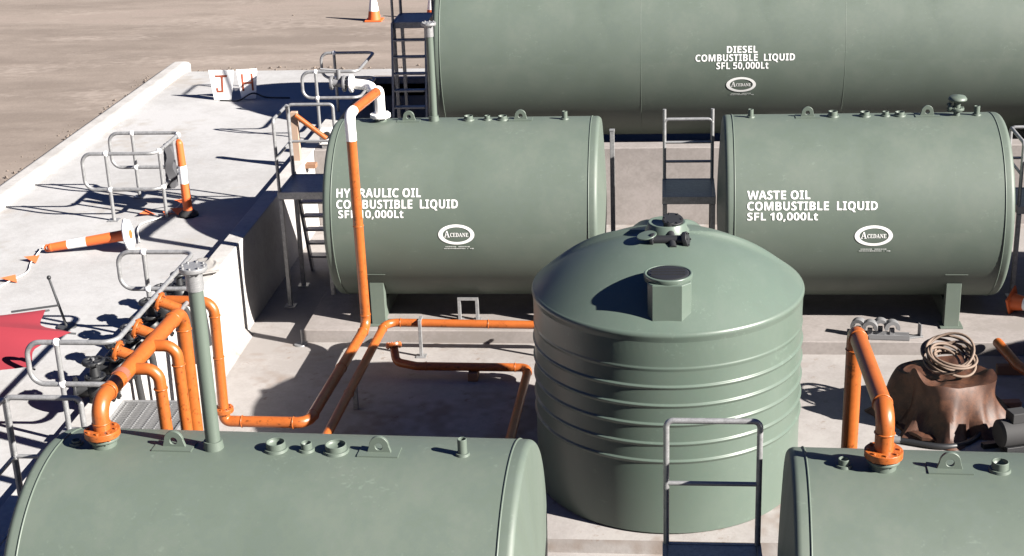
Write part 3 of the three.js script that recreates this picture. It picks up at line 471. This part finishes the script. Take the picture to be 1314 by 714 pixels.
function weldRings(owner, origin, list, r) {
  for (const [x, y, z, dx, dy, dz] of list) { const g = new THREE.TorusGeometry(r + 0.001, 0.006, 6, 22); g.applyQuaternion(new THREE.Quaternion().setFromUnitVectors(V(0, 0, 1), V(dx, dy, dz).normalize())).translate(x - origin.x, y - origin.y, z - origin.z); obj('weld_ring', clean(g), mOrange, owner); }
}
for (const c of [...scene.children]) {
  if (c.name === 'fill_pipe') { weldRings(c, c.position, [[-3.226, 0.49, -2.55, 0, 1, 0], [-3.231, 1.5, -2.55, 0, 1, 0], [-3.234, 0.347, -2.4, 0.06, 0.02, -1], [-3.289, 0.325, -1.5, 0.06, 0.02, -1], [-3.35, 0.3, -0.45, 0.05, 0, 1], [-3.5, 0.3, -0.28, 1, 0, 0], [-4.0, 0.3, -0.296, 1, 0, 0]], 0.054); weldRings(c, c.position, [[-4.17, 0.95, -0.325, 0, 1, 0.05], [-4.17, 1.36, -0.345, 0, 1, 0.05], [-4.33, 1.5, -0.356, 1, 0, 0]], 0.05); }
  if (c.name === 'transfer_pipe') weldRings(c, c.position, [[-2.86, 0.368, -2.62, 1, 0, 0], [-1.9, 0.36, -2.61, 1, 0, 0], [-3.027, 0.366, -2.45, 0.04, 0.02, -1], [-3.09, 0.32, -0.9, 0.04, 0.02, -1]], 0.045);
  if (c.name === 'drain_pipe') weldRings(c, c.position, [[-2.5, 0.13, -2.0, 1, 0, 0], [-1.56, 0.13, -1.985, 1, 0, 0], [-1.422, 0.13, -1.85, 0, 0, 1]], 0.045);
  if (c.name === 'fill_pipe_001') weldRings(c, c.position, [[1.3, 2.4, 4.05, 0, 1, 0], [1.297, 2.53, 3.92, 0, 0.02, 1], [1.281, 2.503, 2.85, 0, 0.02, 1], [1.28, 2.36, 2.7, 0, 1, 0]], 0.057);
  if (c.name === 'pipe_manifold') weldRings(c, c.position, [[-3.6, 2.33, 3.885, 0, 1, 0], [-3.595, 2.468, 3.72, 0, 0.03, 1], [-3.585, 2.434, 2.4, 0, 0.03, 1], [-3.579, 2.28, 2.2, 0, 1, 0]], 0.055);
}

// ---------------------------------------------------------------- valves along the wall
function gateValve(x, y, z, turn, s, label) {
  const t = thing('gate_valve', label, 'valve', [x, y, z], turn, 'black valves along the bund wall');
  obj('body', [clean(new THREE.SphereGeometry(0.09 * s, 16, 12).translate(0, 0.11 * s, 0)), cyl(V(-0.16 * s, 0.11 * s, 0), V(0.16 * s, 0.11 * s, 0), 0.06 * s), cyl(V(0, 0, 0), V(0, 0.05 * s, 0), 0.07 * s)], mBlack, t);
  for (const k of [-1, 1]) obj('flange', flange(V(k * 0.16 * s, 0.11 * s, 0), V(1, 0, 0), 0.11 * s, 0.025 * s, 8), mBlack, t);
  obj('bonnet', [cyl(V(0, 0.18 * s, 0), V(0, 0.3 * s, 0), 0.05 * s, 0.03 * s), ...flange(V(0, 0.21 * s, 0), V(0, 1, 0), 0.085 * s, 0.025 * s, 6)], mBlack, t);
  const w = obj('handwheel', clean(new THREE.TorusGeometry(0.075 * s, 0.018 * s, 8, 28).rotateX(PI / 2).translate(0, 0.34 * s, 0)), mBlack, t);
  obj('stem', cyl(V(0, 0.28 * s, 0), V(0, 0.37 * s, 0), 0.012 * s, 0.012 * s, 8), mSteelGrey, w);
  for (let k = 0; k < 3; k++) { const a = k * PI / 3; obj('spoke', cyl(V(-Math.cos(a) * 0.075 * s, 0.34 * s, -Math.sin(a) * 0.11 * s), V(Math.cos(a) * 0.075 * s, 0.34 * s, Math.sin(a) * 0.11 * s), 0.014 * s, 0.014 * s, 6), mBlack, w); }
}
const vz = [[-4.84, -1.4, 'farthest black gate valve on the bund wall, by the far rail corner'], [-4.86, -0.95, 'second farthest black gate valve on the bund wall'], [-4.84, -0.5, 'black gate valve by the end of the orange wall pipe'], [-4.87, 0.0, 'third nearest black gate valve on the bund wall'], [-4.84, 0.45, 'second nearest black gate valve, below the curved rail'], [-4.87, 0.9, 'nearest black gate valve on the bund wall beside the manifold']];
vz.forEach(([x, z, l], i) => gateValve(x, WT, z, 0.25 * (i % 3) - 0.2, 0.92 + 0.08 * (i % 3), l));
{ // grey cement bag slumped on the wall top
  const t = thing('cement_bag', 'slumped grey bag lying on the bund wall top near the tank shadow', 'bag', [-4.87, WT, -2.35], 0.5);
  const g = new THREE.SphereGeometry(1, 24, 14), p = g.attributes.position;
  for (let i = 0; i < p.count; i++) { const x = p.getX(i), y = p.getY(i), z = p.getZ(i), q = (v, e) => Math.sign(v) * Math.pow(Math.abs(v), e); p.setXYZ(i, q(x, 0.6) * 0.13, Math.max(0, 0.045 + q(y, 0.7) * 0.05 + 0.012 * Math.sin(x * 9 + z * 7)), q(z, 0.6) * 0.2 + 0.01 * Math.sin(x * 8)); }
  g.computeVertexNormals(); obj('sack', clean(g), std({ color: col(0.2, 0.19, 0.18), roughness: 0.95 }), t);
  obj('stitched_end', rbx(0.2, 0.012, 0.05, 0, 0.05, 0.21, 0.004), std({ color: col(0.24, 0.23, 0.22), roughness: 0.95 }), t);
}
{
  const t = thing('hose_manifold', 'black pipe and hoses lying along the bund wall under the guard rail', 'pipe', [-4.9, WT, -0.6]);
  obj('feed_pipe', pipe([[-0.2, -0.04, -1.5], [-0.21, 0.0, -0.2], [-0.2, -0.02, 1.3]], 0.05, 0.1), mBlack, t);
  for (const [z, dz] of [[-1.1, 0.2], [-0.3, -0.15], [0.45, 0.18], [0.95, 0.1]]) obj('hose', pipe([[-0.2, -0.02, z], [0.02, 0.16, z + dz * 0.5], [0.22, 0.1, z + dz], [0.26, -0.5, z + dz]], 0.032, 0.1), mRubber, t);
}
{ // grating landing between wall and tank
  const t = thing('grating_landing', 'grey steel grating landing beside the bund wall behind the bottom left tank', 'landing', [-4.42, 0.84, 1.3]);
  const bars = []; for (let z = -0.6; z <= 0.6; z += 0.034) bars.push(boxUV(new THREE.BoxGeometry(0.62, 0.03, 0.006).translate(0, 0.1, z))); for (let x = -0.28; x < 0.3; x += 0.1) bars.push(boxUV(new THREE.BoxGeometry(0.008, 0.014, 1.22).translate(x, 0.108, 0)));
  obj('grating', bars, mGalv, t); obj('frame', [rbx(0.66, 0.07, 0.03, 0, 0.09, -0.63, 0.004), rbx(0.66, 0.07, 0.03, 0, 0.09, 0.63, 0.004), rbx(0.03, 0.07, 1.23, -0.325, 0.09, 0, 0.004), rbx(0.03, 0.07, 1.23, 0.325, 0.09, 0, 0.004)], mGalv, t);
  for (const [x, z] of [[-0.28, -0.55], [0.28, -0.55], [-0.28, 0.55], [0.28, 0.55]]) obj('leg', rbx(0.05, 0.9, 0.05, x, -0.39, z, 0.005), mGalv, t);
}

// ---------------------------------------------------------------- things on the slab
function bandedPost(parent, len) {
  const bands = [[0, 0.42, mHiOrange], [0.42, 0.68, mHiWhite], [0.68, 1, mHiOrange]];
  for (const [a, b, m] of bands) obj(m === mHiWhite ? 'white_band' : 'orange_sleeve', cyl(V(0, 0.06 + a * (len - 0.06), 0), V(0, 0.06 + b * (len - 0.06), 0), 0.058 - 0.014 * a, 0.058 - 0.014 * b, 20), m, parent);
  obj('top_handle', [clean(new THREE.TorusGeometry(0.028, 0.011, 8, 16).translate(0, len + 0.02, 0)), ball(0, len, 0, 0.044)], mHiOrange, parent);
}
{
  const t = thing('warning_post', 'upright orange post with one white band on the slab', 'post', [-5.73, SL, -4.53]); t.rotation.z = 0.02;
  obj('base', clean(new THREE.LatheGeometry([[0, 0], [0.12, 0], [0.125, 0.03], [0.09, 0.055], [0.06, 0.08], [0, 0.08]].map((p) => new THREE.Vector2(...p)), 8)), mRubber, t);
  bandedPost(t, 0.9);
}
{
  const t = thing('warning_post', 'fallen orange post with white bands lying on the slab', 'post', [-6.02, SL + 0.185, -3.3], 0.1); t.rotation.set(0, 0.12, PI / 2 + 0.13, 'YXZ');
  const b = obj('base', clean(new THREE.LatheGeometry([[0, 0], [0.18, 0], [0.19, 0.02], [0.185, 0.04], [0.1, 0.06], [0, 0.06]].map((p) => new THREE.Vector2(...p)), 8)), mHiWhite, t);
  obj('base_socket', clean(new THREE.CylinderGeometry(0.05, 0.05, 0.02, 16).translate(0, -0.006, 0)), mHiOrange, b);
  const bands = [[0.05, 0.5, mHiOrange], [0.5, 0.72, mHiWhite], [0.72, 0.9, mHiOrange]];
  for (const [a, c, m] of bands) obj(m === mHiWhite ? 'white_band' : 'orange_sleeve', cyl(V(0, a, 0), V(0, c, 0), 0.065 - 0.02 * a, 0.065 - 0.02 * c, 20), m, t);
  obj('top_handle', [clean(new THREE.TorusGeometry(0.035, 0.013, 8, 16).translate(0, 0.95, 0)), ball(0, 0.91, 0, 0.05)], mHiOrange, t);
}
function bunting(label, pts, flags) {
  const o = V(...pts[0]), t = thing('flag_bunting', label, 'bunting', pts[0]);
  obj('cord', sweep(new THREE.CatmullRomCurve3(pts.map((p) => V(...p).sub(o))).getPoints(40), 0.007, 6), mString, t);
  for (const [x, y, z, a] of flags) {
    const s = new THREE.Shape([[-0.085, 0.02], [0.085, 0], [0.02, -0.15]].map((p) => new THREE.Vector2(...p)));
    obj('flag', boxUV(new THREE.ExtrudeGeometry(s, { depth: 0.002, bevelEnabled: false }).rotateX(-1.3).rotateY(a).translate(x - o.x, y - o.y + 0.045, z - o.z)), mFlag, t);
  }
}
bunting('cord of orange flags trailing from the fallen post to the left edge', [[-7.05, SL + 0.05, -3.3], [-7.02, SL + 0.015, -2.85], [-6.93, SL + 0.02, -2.5], [-7.05, SL + 0.015, -2.1], [-6.98, SL + 0.02, -1.7], [-7.15, SL + 0.015, -1.2]], [[-7.05, SL, -2.95, 0.5], [-7.05, SL, -2.3, 0.9], [-7.0, SL, -1.75, 0.4]]);
bunting('cord with orange flags around the foot of the upright post', [[-5.78, SL + 0.3, -4.6], [-5.95, SL + 0.03, -4.9], [-6.05, SL + 0.02, -4.4], [-6.2, SL + 0.02, -4.15], [-6.0, SL + 0.02, -3.5]], [[-5.92, SL + 0.05, -4.88, 0.6], [-6.02, SL, -4.5, 2.1], [-6.3, SL, -4.55, 1.6], [-5.9, SL + 0.02, -4.62, 0.2]]);
function cone(x, y, z, label, s = 1, rot) {
  const t = thing('traffic_cone', label, 'traffic cone', [x, y, z], 0, 'orange traffic cones'); if (rot) t.rotation.set(...rot);
  const at = (h) => (0.135 - 0.1 * h / 0.62) * s;
  obj('base', rbx(0.34 * s, 0.03 * s, 0.34 * s, 0, 0.015 * s, 0, 0.008), mHiOrange, t);
  for (const [a, b, m, n] of [[0.03, 0.2, mHiOrange, 'body'], [0.2, 0.45, mHiWhite, 'white_band'], [0.45, 0.65, mHiOrange, 'tip']]) obj(n, cyl(V(0, a * s, 0), V(0, b * s, 0), at(a), at(b), 24), m, t);
}
cone(-5.79, 0.9, -17.24, 'orange traffic cone with white band standing alone on the dirt');
cone(-4.62, 0.9, -17.3, 'orange traffic cone on the dirt seen past the diesel platform');
cone(3.78, 0.27, -3.55, 'tipped orange and white cone by the right end of the waste oil tank', 0.75, [0.5, 2.6, 1.25]);
{ // painted J H boards
  const t = thing('lettered_sign', 'white hinged boards painted with orange letters J and H', 'sign', [-6.8, SL, -10.5], 0.08);
  const board = (w, h, x, z, turn, tip, str, lw) => {
    const s = new THREE.Shape([[-w * 0.34, 0], [w * 0.34, 0], [w / 2, h], [-w / 2, h]].map((p) => new THREE.Vector2(...p)));
    const b = obj('board', boxUV(new THREE.ExtrudeGeometry(s, { depth: 0.02, bevelEnabled: true, bevelSize: 0.004, bevelThickness: 0.004, bevelSegments: 1 })), mWhite, t);
    b.position.set(x, 0.005, z); b.rotation.set(tip, turn, 0, 'YXZ');
    const st = (x, y, a, c) => boxUV(new THREE.BoxGeometry(a, c, 0.004).translate(x, y, 0.026));
    const parts = str === 'J' ? [st(0, 0.37, 0.19, 0.03), st(0.01, 0.25, 0.032, 0.21), st(-0.03, 0.13, 0.11, 0.03), st(-0.075, 0.165, 0.03, 0.04)] : [st(-0.075, 0.26, 0.032, 0.27), st(0.075, 0.26, 0.032, 0.27), st(0, 0.25, 0.118, 0.03)];
    obj('letter', parts, std({ color: col(0.24, 0.05, 0.02), roughness: 0.8 }), b);
  };
  board(0.4, 0.46, -0.17, 0.06, -0.1, -0.12, 'J', 0.19); board(0.32, 0.46, 0.24, 0.05, 0.12, -0.12, 'H', 0.17);
  for (const x of [-0.17, 0.24]) obj('prop_leg', cyl(V(x, 0.4, -0.01), V(x, 0.01, -0.3), 0.014, 0.014, 8), mGalvDark, t);
  obj('rope', sweep(new THREE.CatmullRomCurve3([V(-0.2, 0.012, 0.14), V(0.1, 0.012, 0.2), V(0.32, 0.1, 0.1), V(0.5, 0.02, 0.05), V(0.9, 0.012, 0.12)]).getPoints(30), 0.012, 6), mRubber, t);
}
{ // red umbrella on a stand
  const C = [-6.0, SL, 1.0], t = thing('red_umbrella', 'red canvas umbrella cropped at the left edge', 'umbrella', C);
  const n = 8, R = 0.93, y0 = 0.63, y1 = 0.86, pos = [], idx = [], tilt = 0.04;
  const q = new THREE.Quaternion().setFromAxisAngle(V(0.3, 0, 1).normalize(), tilt);
  const P = (a, f) => { const k = (a + 0.295) / (2 * PI / n), fr = k - Math.floor(k), sag = 1 - 0.24 * Math.sin(fr * PI) * f; const v = V(Math.cos(a) * R * f * sag, y1 - (y1 - y0) * f - y1, Math.sin(a) * R * f * sag); return v.applyQuaternion(q).add(V(0, y1, 0)); };
  const na = 64, nf = 8; for (let i = 0; i <= nf; i++) for (let j = 0; j <= na; j++) { const v = P(j / na * 2 * PI - 0.295, i / nf); pos.push(v.x, v.y, v.z); }
  for (let i = 0; i < nf; i++) for (let j = 0; j < na; j++) { const a = i * (na + 1) + j, b = a + na + 1; idx.push(a, a + 1, b, b, a + 1, b + 1); }
  const g = new THREE.BufferGeometry(); g.setAttribute('position', new THREE.Float32BufferAttribute(pos, 3)); g.setIndex(idx); g.computeVertexNormals(); g.setAttribute('uv', new THREE.Float32BufferAttribute(new Float32Array(pos.length / 3 * 2), 2));
  obj('canopy', g, mRed, t);
  for (let k = 0; k < n; k++) { const pts = []; for (let i = 0; i <= 8; i++) pts.push(P(k * 2 * PI / n - 0.2949, i / 8 * 1.04).add(V(0, -0.012, 0))); obj('rib', sweep(pts, 0.009, 6), mGalvDark, t); }
  obj('pole', cyl(V(0, 0.02, 0), V(0, y1, 0), 0.02, 0.02, 10), mGalvDark, t);
  obj('stand', [cyl(V(0, 0.01, 0), V(0, 0.06, 0), 0.24, 0.22, 24), cyl(V(0, 0.06, 0), V(0, 0.3, 0), 0.03, 0.03, 12)], mRubber, t);
}
{
  const t = thing('rod_stand', 'thin dark rod with crossbar standing behind the red umbrella', 'stand', [-5.9, SL, -1.0]);
  obj('upright_rod', cyl(V(0, 0, 0), V(-0.1, 0.52, 0.02), 0.014, 0.012, 8), mGalvDark, t); obj('cross_rod', cyl(V(-0.04, 0.24, 0.02), V(-0.5, 0.2, 0.1), 0.011, 0.011, 8), mGalvDark, t);
  obj('foot', clean(new THREE.CylinderGeometry(0.09, 0.1, 0.02, 16).translate(0, 0.01, 0)), mGalvDark, t); obj('rod_knob', ball(-0.1, 0.53, 0.02, 0.022), mBlack, t);
}
{ // timber and pipe prop behind the hydraulic platform
  const t = thing('timber_prop', 'pale timber post with orange diagonal brace behind the hydraulic platform', 'prop', [-4.86, SL, -6.6]);
  obj('post', rbx(0.09, 0.75, 0.09, 0, 0.38, 0, 0.005), std({ color: col(0.3, 0.21, 0.155), roughness: 0.8 }), t);
  obj('brace', cyl(V(0.03, 0.72, 0.05), V(0.42, 0.4, 0.05), 0.035, 0.035, 12), mOrange, t);
  obj('foot', rbx(0.3, 0.06, 0.12, 0.1, 0.03, 0.02, 0.004), mTimber, t);
}
{
  const t = thing('control_box', 'small white box on a bracket beside the orange brace', 'box', [-4.5, WT, -7.2]);
  obj('box', rbx(0.34, 0.2, 0.16, 0, 0.16, 0, 0.012), mWhite, t); obj('bracket', rbx(0.3, 0.06, 0.12, 0, 0.03, 0, 0.004), mGalv, t); obj('gland', cyl(V(-0.06, 0.2, 0.08), V(-0.06, 0.2, 0.13), 0.05, 0.05, 16), mBlack, t);
}

// ---------------------------------------------------------------- things on the bund floor
{ // brown wrapped bundle with hose coil
  const t = thing('wrapped_bundle', 'brown tarpaulin wrapped bundle on the bund floor at right', 'bundle', [2.66, 0, -1.15], 0.35);
  const hash = (x, y, z) => Math.sin(x * 9.1 + z * 5.3) * 0.5 + Math.sin(y * 11 - x * 7 + z * 13) * 0.3 + Math.sin(x * 23 + y * 19 + z * 17) * 0.2;
  const nv = 30, nu = 96, ps = [], ix = [];       // sheet hung over uneven goods: corner peaks on top, pleats that open towards the floor
  for (let v = 0; v <= nv; v++) for (let u = 0; u <= nu; u++) {
    const a = u / nu * 2 * PI, f = v / nv, c = Math.cos(a), q = Math.sin(a), sq = Math.pow(Math.pow(Math.abs(c), 5) + Math.pow(Math.abs(q), 5), -0.2);
    const side = Math.min(1, f / 0.36), hang = Math.max(0, (f - 0.36) / 0.64);
    const pleat = Math.sin(a * 4 + 1.6 * Math.sin(a * 3 + 1)) * 0.6 + Math.sin(a * 9 + 2 * hang + 0.7) * 0.3 + Math.sin(a * 19 - hang * 6) * 0.14;
    let rad = sq * (0.36 * Math.pow(side, 0.8)) * (1 + 0.04 * pleat * side) + hang * (0.12 + 0.1 * pleat * (0.3 + hang)) + 0.1 * Math.pow(hang, 6) - 0.05 * Math.sin(hang * PI) * (0.6 + Math.sin(a * 3));
    const peak = 0.14 * Math.exp(-Math.pow((((a - 2.9 + 3 * PI) % (2 * PI)) - PI) / 0.3, 2)) + 0.06 * Math.exp(-Math.pow((((a - 0.5 + 3 * PI) % (2 * PI)) - PI) / 0.25, 2)) + 0.05 * Math.exp(-Math.pow((((a - 2.2 + 3 * PI) % (2 * PI)) - PI) / 0.3, 2));
    let y = hang === 0 ? 0.47 - 0.05 * (1 - side) + peak * side * side + 0.02 * hash(c * rad * 2, 0, q * rad * 2) : (0.47 + peak) * (1 - Math.pow(hang, 1.15)) + 0.006;
    ps.push(c * rad * 1.08, Math.max(0.004, y), q * rad);
  }
  for (let v = 0; v < nv; v++) for (let u = 0; u < nu; u++) { const p0 = v * (nu + 1) + u, p1 = p0 + nu + 1; ix.push(p0, p0 + 1, p1, p1, p0 + 1, p1 + 1); }
  const g = new THREE.BufferGeometry(); g.setAttribute('position', new THREE.Float32BufferAttribute(ps, 3)); g.setIndex(ix);
  const ng = g.toNonIndexed(); ng.computeVertexNormals();
  obj('tarpaulin', boxUV(toCreasedNormals(ng, 0.6), 1.5), mTarp, t);
  obj('loose_skirt', boxUV(toCreasedNormals((() => { const q = new THREE.BoxGeometry(0.95, 0.03, 0.8, 20, 1, 16), a = q.attributes.position; for (let i = 0; i < a.count; i++) a.setXYZ(i, a.getX(i) + hash(a.getZ(i), 0, a.getX(i)) * 0.07, Math.max(0.003, a.getY(i) + 0.03 + 0.03 * hash(a.getX(i) * 2, 0, a.getZ(i) * 2)), a.getZ(i) + hash(a.getX(i), 1, 2) * 0.06); return q.toNonIndexed(); })(), 0.3)), mTarp, t);
}
{
  const t = thing('hose_coil', 'coil of tan hose heaped on top of the brown bundle', 'hose', [2.68, 0.46, -1.18]);
  const loops = 11; for (let k = 0; k < loops; k++) {
    const pts = [], R = 0.15 + 0.08 * rnd(), tx = rr(-0.6, 0.6), tz = rr(-1.0, 0.2), ox = rr(-0.06, 0.06), oz = rr(-0.06, 0.06), y = 0.12 + k * 0.008;
    for (let j = 0; j < 36; j++) { const a = j / 36 * 2 * PI; pts.push(V(ox + Math.cos(a) * R, Math.max(0.0, y + 0.5 * R * (Math.cos(a) * tx + Math.sin(a) * tz) + 0.02), oz + Math.sin(a) * R * 0.9)); }
    obj('hose_loop', sweep(pts, 0.013, 8, true), mHose, t);
  }
}
{ // steel brackets on the plinth
  const x0 = 2.05, z0 = -2.86; const lb = ['leftmost grey steel clamp on the waste tank plinth, behind the orange pipe', 'second grey steel clamp from the left on the waste tank plinth', 'third grey steel clamp from the left on the waste tank plinth', 'rightmost upright grey steel clamp of the row on the plinth'];
  for (let k = 0; k < 4; k++) {
    const t = thing('pipe_clamp', lb[k], 'clamp', [x0 + k * 0.115, 0.149, z0 + (k % 2) * 0.05], -0.3 + 0.1 * k, 'grey steel clamps on the plinth');
    const s = new THREE.Shape(); s.absarc(0, 0.11, 0.08, -0.3, PI + 0.3, false); s.lineTo(-0.045, 0.095); s.absarc(0, 0.11, 0.042, PI + 0.2, -0.2, true); s.closePath();
    obj('saddle_ring', boxUV(new THREE.ExtrudeGeometry(s, { depth: 0.09, bevelEnabled: false, curveSegments: 10 }).translate(0, 0, -0.045)), mSteelGrey, t);
    obj('foot', rbx(0.16, 0.03, 0.09, 0, 0.015, 0, 0.003), mSteelGrey, t); obj('web', rbx(0.05, 0.08, 0.04, 0, 0.06, 0, 0.003), mSteelGrey, t);
  }
  const t = thing('steel_channel', 'flat grey steel channel lying on the plinth before the clamps', 'channel', [2.36, 0.149, -2.76], -0.08);
  obj('web', rbx(0.42, 0.012, 0.1, 0, 0.008, 0, 0.002), mSteelGrey, t); obj('lip', rbx(0.42, 0.05, 0.01, 0, 0.035, 0.047, 0.002), mSteelGrey, t); obj('lip', rbx(0.42, 0.05, 0.01, 0, 0.035, -0.047, 0.002), mSteelGrey, t);
  const u = thing('angle_bracket', 'small grey angle bracket right of the steel clamps', 'bracket', [2.62, 0.149, -2.8], 0.3);
  obj('base_leg', rbx(0.2, 0.015, 0.07, 0, 0.009, 0, 0.002), mSteelGrey, u); obj('upright_leg', rbx(0.015, 0.13, 0.07, 0.07, 0.08, 0, 0.002), mSteelGrey, u);
}
{
  const t = thing('goalpost_stand', 'small grey inverted U stand on the plinth under the hydraulic tank', 'stand', [-2.2, 0.15, -3.25]);
  for (const x of [-0.1, 0.1]) { const l = obj('leg', rbx(0.035, 0.24, 0.05, x, 0.12, 0, 0.003), mGalv, t); obj('foot_plate', rbx(0.09, 0.01, 0.09, x, 0.005, 0, 0.002), mGalv, l); }
  obj('crossbar', rbx(0.235, 0.035, 0.052, 0, 0.257, 0, 0.003), mGalv, t);
}
{
  const t = thing('floor_stub', 'thin steel stub with round plate on the floor near the plinth corner', 'stub', [-4.05, 0, -2.86]);
  obj('plate', clean(new THREE.CylinderGeometry(0.07, 0.075, 0.014, 20).translate(0, 0.007, 0)), mSteelGrey, t); obj('rod', cyl(V(0.02, 0.01, 0), V(0.02, 0.18, 0), 0.011, 0.011, 8), mGalv, t);
}
{
  const t = thing('timber_block', 'short orange brown timber block on the floor right of the bundle', 'block', [3.33, 0, -1.4], 0.1);
  obj('block', rbx(0.22, 0.07, 0.09, 0, 0.035, 0, 0.004), mTimber, t); obj('packer', rbx(0.09, 0.05, 0.09, -0.13, 0.025, -0.13, 0.004), mTimber, t);
}
{ // pump at the right edge
  const t = thing('transfer_pump', 'dark transfer pump half hidden behind the bottom right tank', 'pump', [3.3, 0, -0.5], 0.3);
  obj('motor', [cyl(V(-0.28, 0.2, 0), V(0.1, 0.2, 0), 0.13, 0.13, 24), cyl(V(-0.3, 0.2, 0), V(-0.28, 0.2, 0), 0.1, 0.13, 24)], mRubber, t);
  obj('terminal_box', rbx(0.16, 0.1, 0.14, -0.12, 0.36, 0, 0.01), mRubber, t);
  obj('volute', [cyl(V(0.14, 0.2, 0), V(0.24, 0.2, 0), 0.15, 0.15, 24), cyl(V(0.2, 0.2, 0.1), V(0.2, 0.45, 0.1), 0.045)], mGreenPlain, t);
  obj('skid', [rbx(0.7, 0.05, 0.06, -0.02, 0.025, 0.13, 0.004), rbx(0.7, 0.05, 0.06, -0.02, 0.025, -0.13, 0.004), rbx(0.3, 0.05, 0.2, -0.1, 0.065, 0, 0.004)], mBlack, t);
  obj('outlet_flange', flange(V(0.2, 0.45, 0.1), V(0, 1, 0), 0.075, 0.03, 6), mSteelGrey, t);
  obj('suction_hose', pipe([[0.24, 0.2, 0], [0.5, 0.2, 0.02], [0.55, 0.05, 0.3], [0.4, 0.04, 0.7]], 0.04, 0.12), mBlack, t);
}
{
  const t = thing('black_hose', 'black hose lying on the floor in front of the brown bundle', 'hose', [2.9, 0.03, -0.5]);
  obj('hose_run', sweep(new THREE.CatmullRomCurve3([V(-0.75, 0, -0.1), V(-0.3, 0, 0.02), V(0.0, 0, -0.2), V(0.15, 0.15, -0.5), V(0.2, 0.3, -0.72)]).getPoints(40), 0.028, 10), mBlack, t);
  obj('hose_end', cyl(V(-0.8, 0, -0.11), V(-0.72, 0, -0.1), 0.036, 0.036, 12), mSteelGrey, t);
}
{
  const t = thing('cable_post', 'slim grey post standing behind the right end of the hydraulic tank', 'post', [-0.64, 0, -5.2]);
  obj('upright', rbx(0.055, 1.8, 0.055, 0, 0.9, 0, 0.006), mGalv, t); obj('cap', rbx(0.065, 0.02, 0.065, 0, 1.81, 0, 0.004), mGalv, t); obj('foot_plate', rbx(0.16, 0.012, 0.16, 0, 0.006, 0, 0.002), mGalv, t);
}
renderer.render(scene, camera);
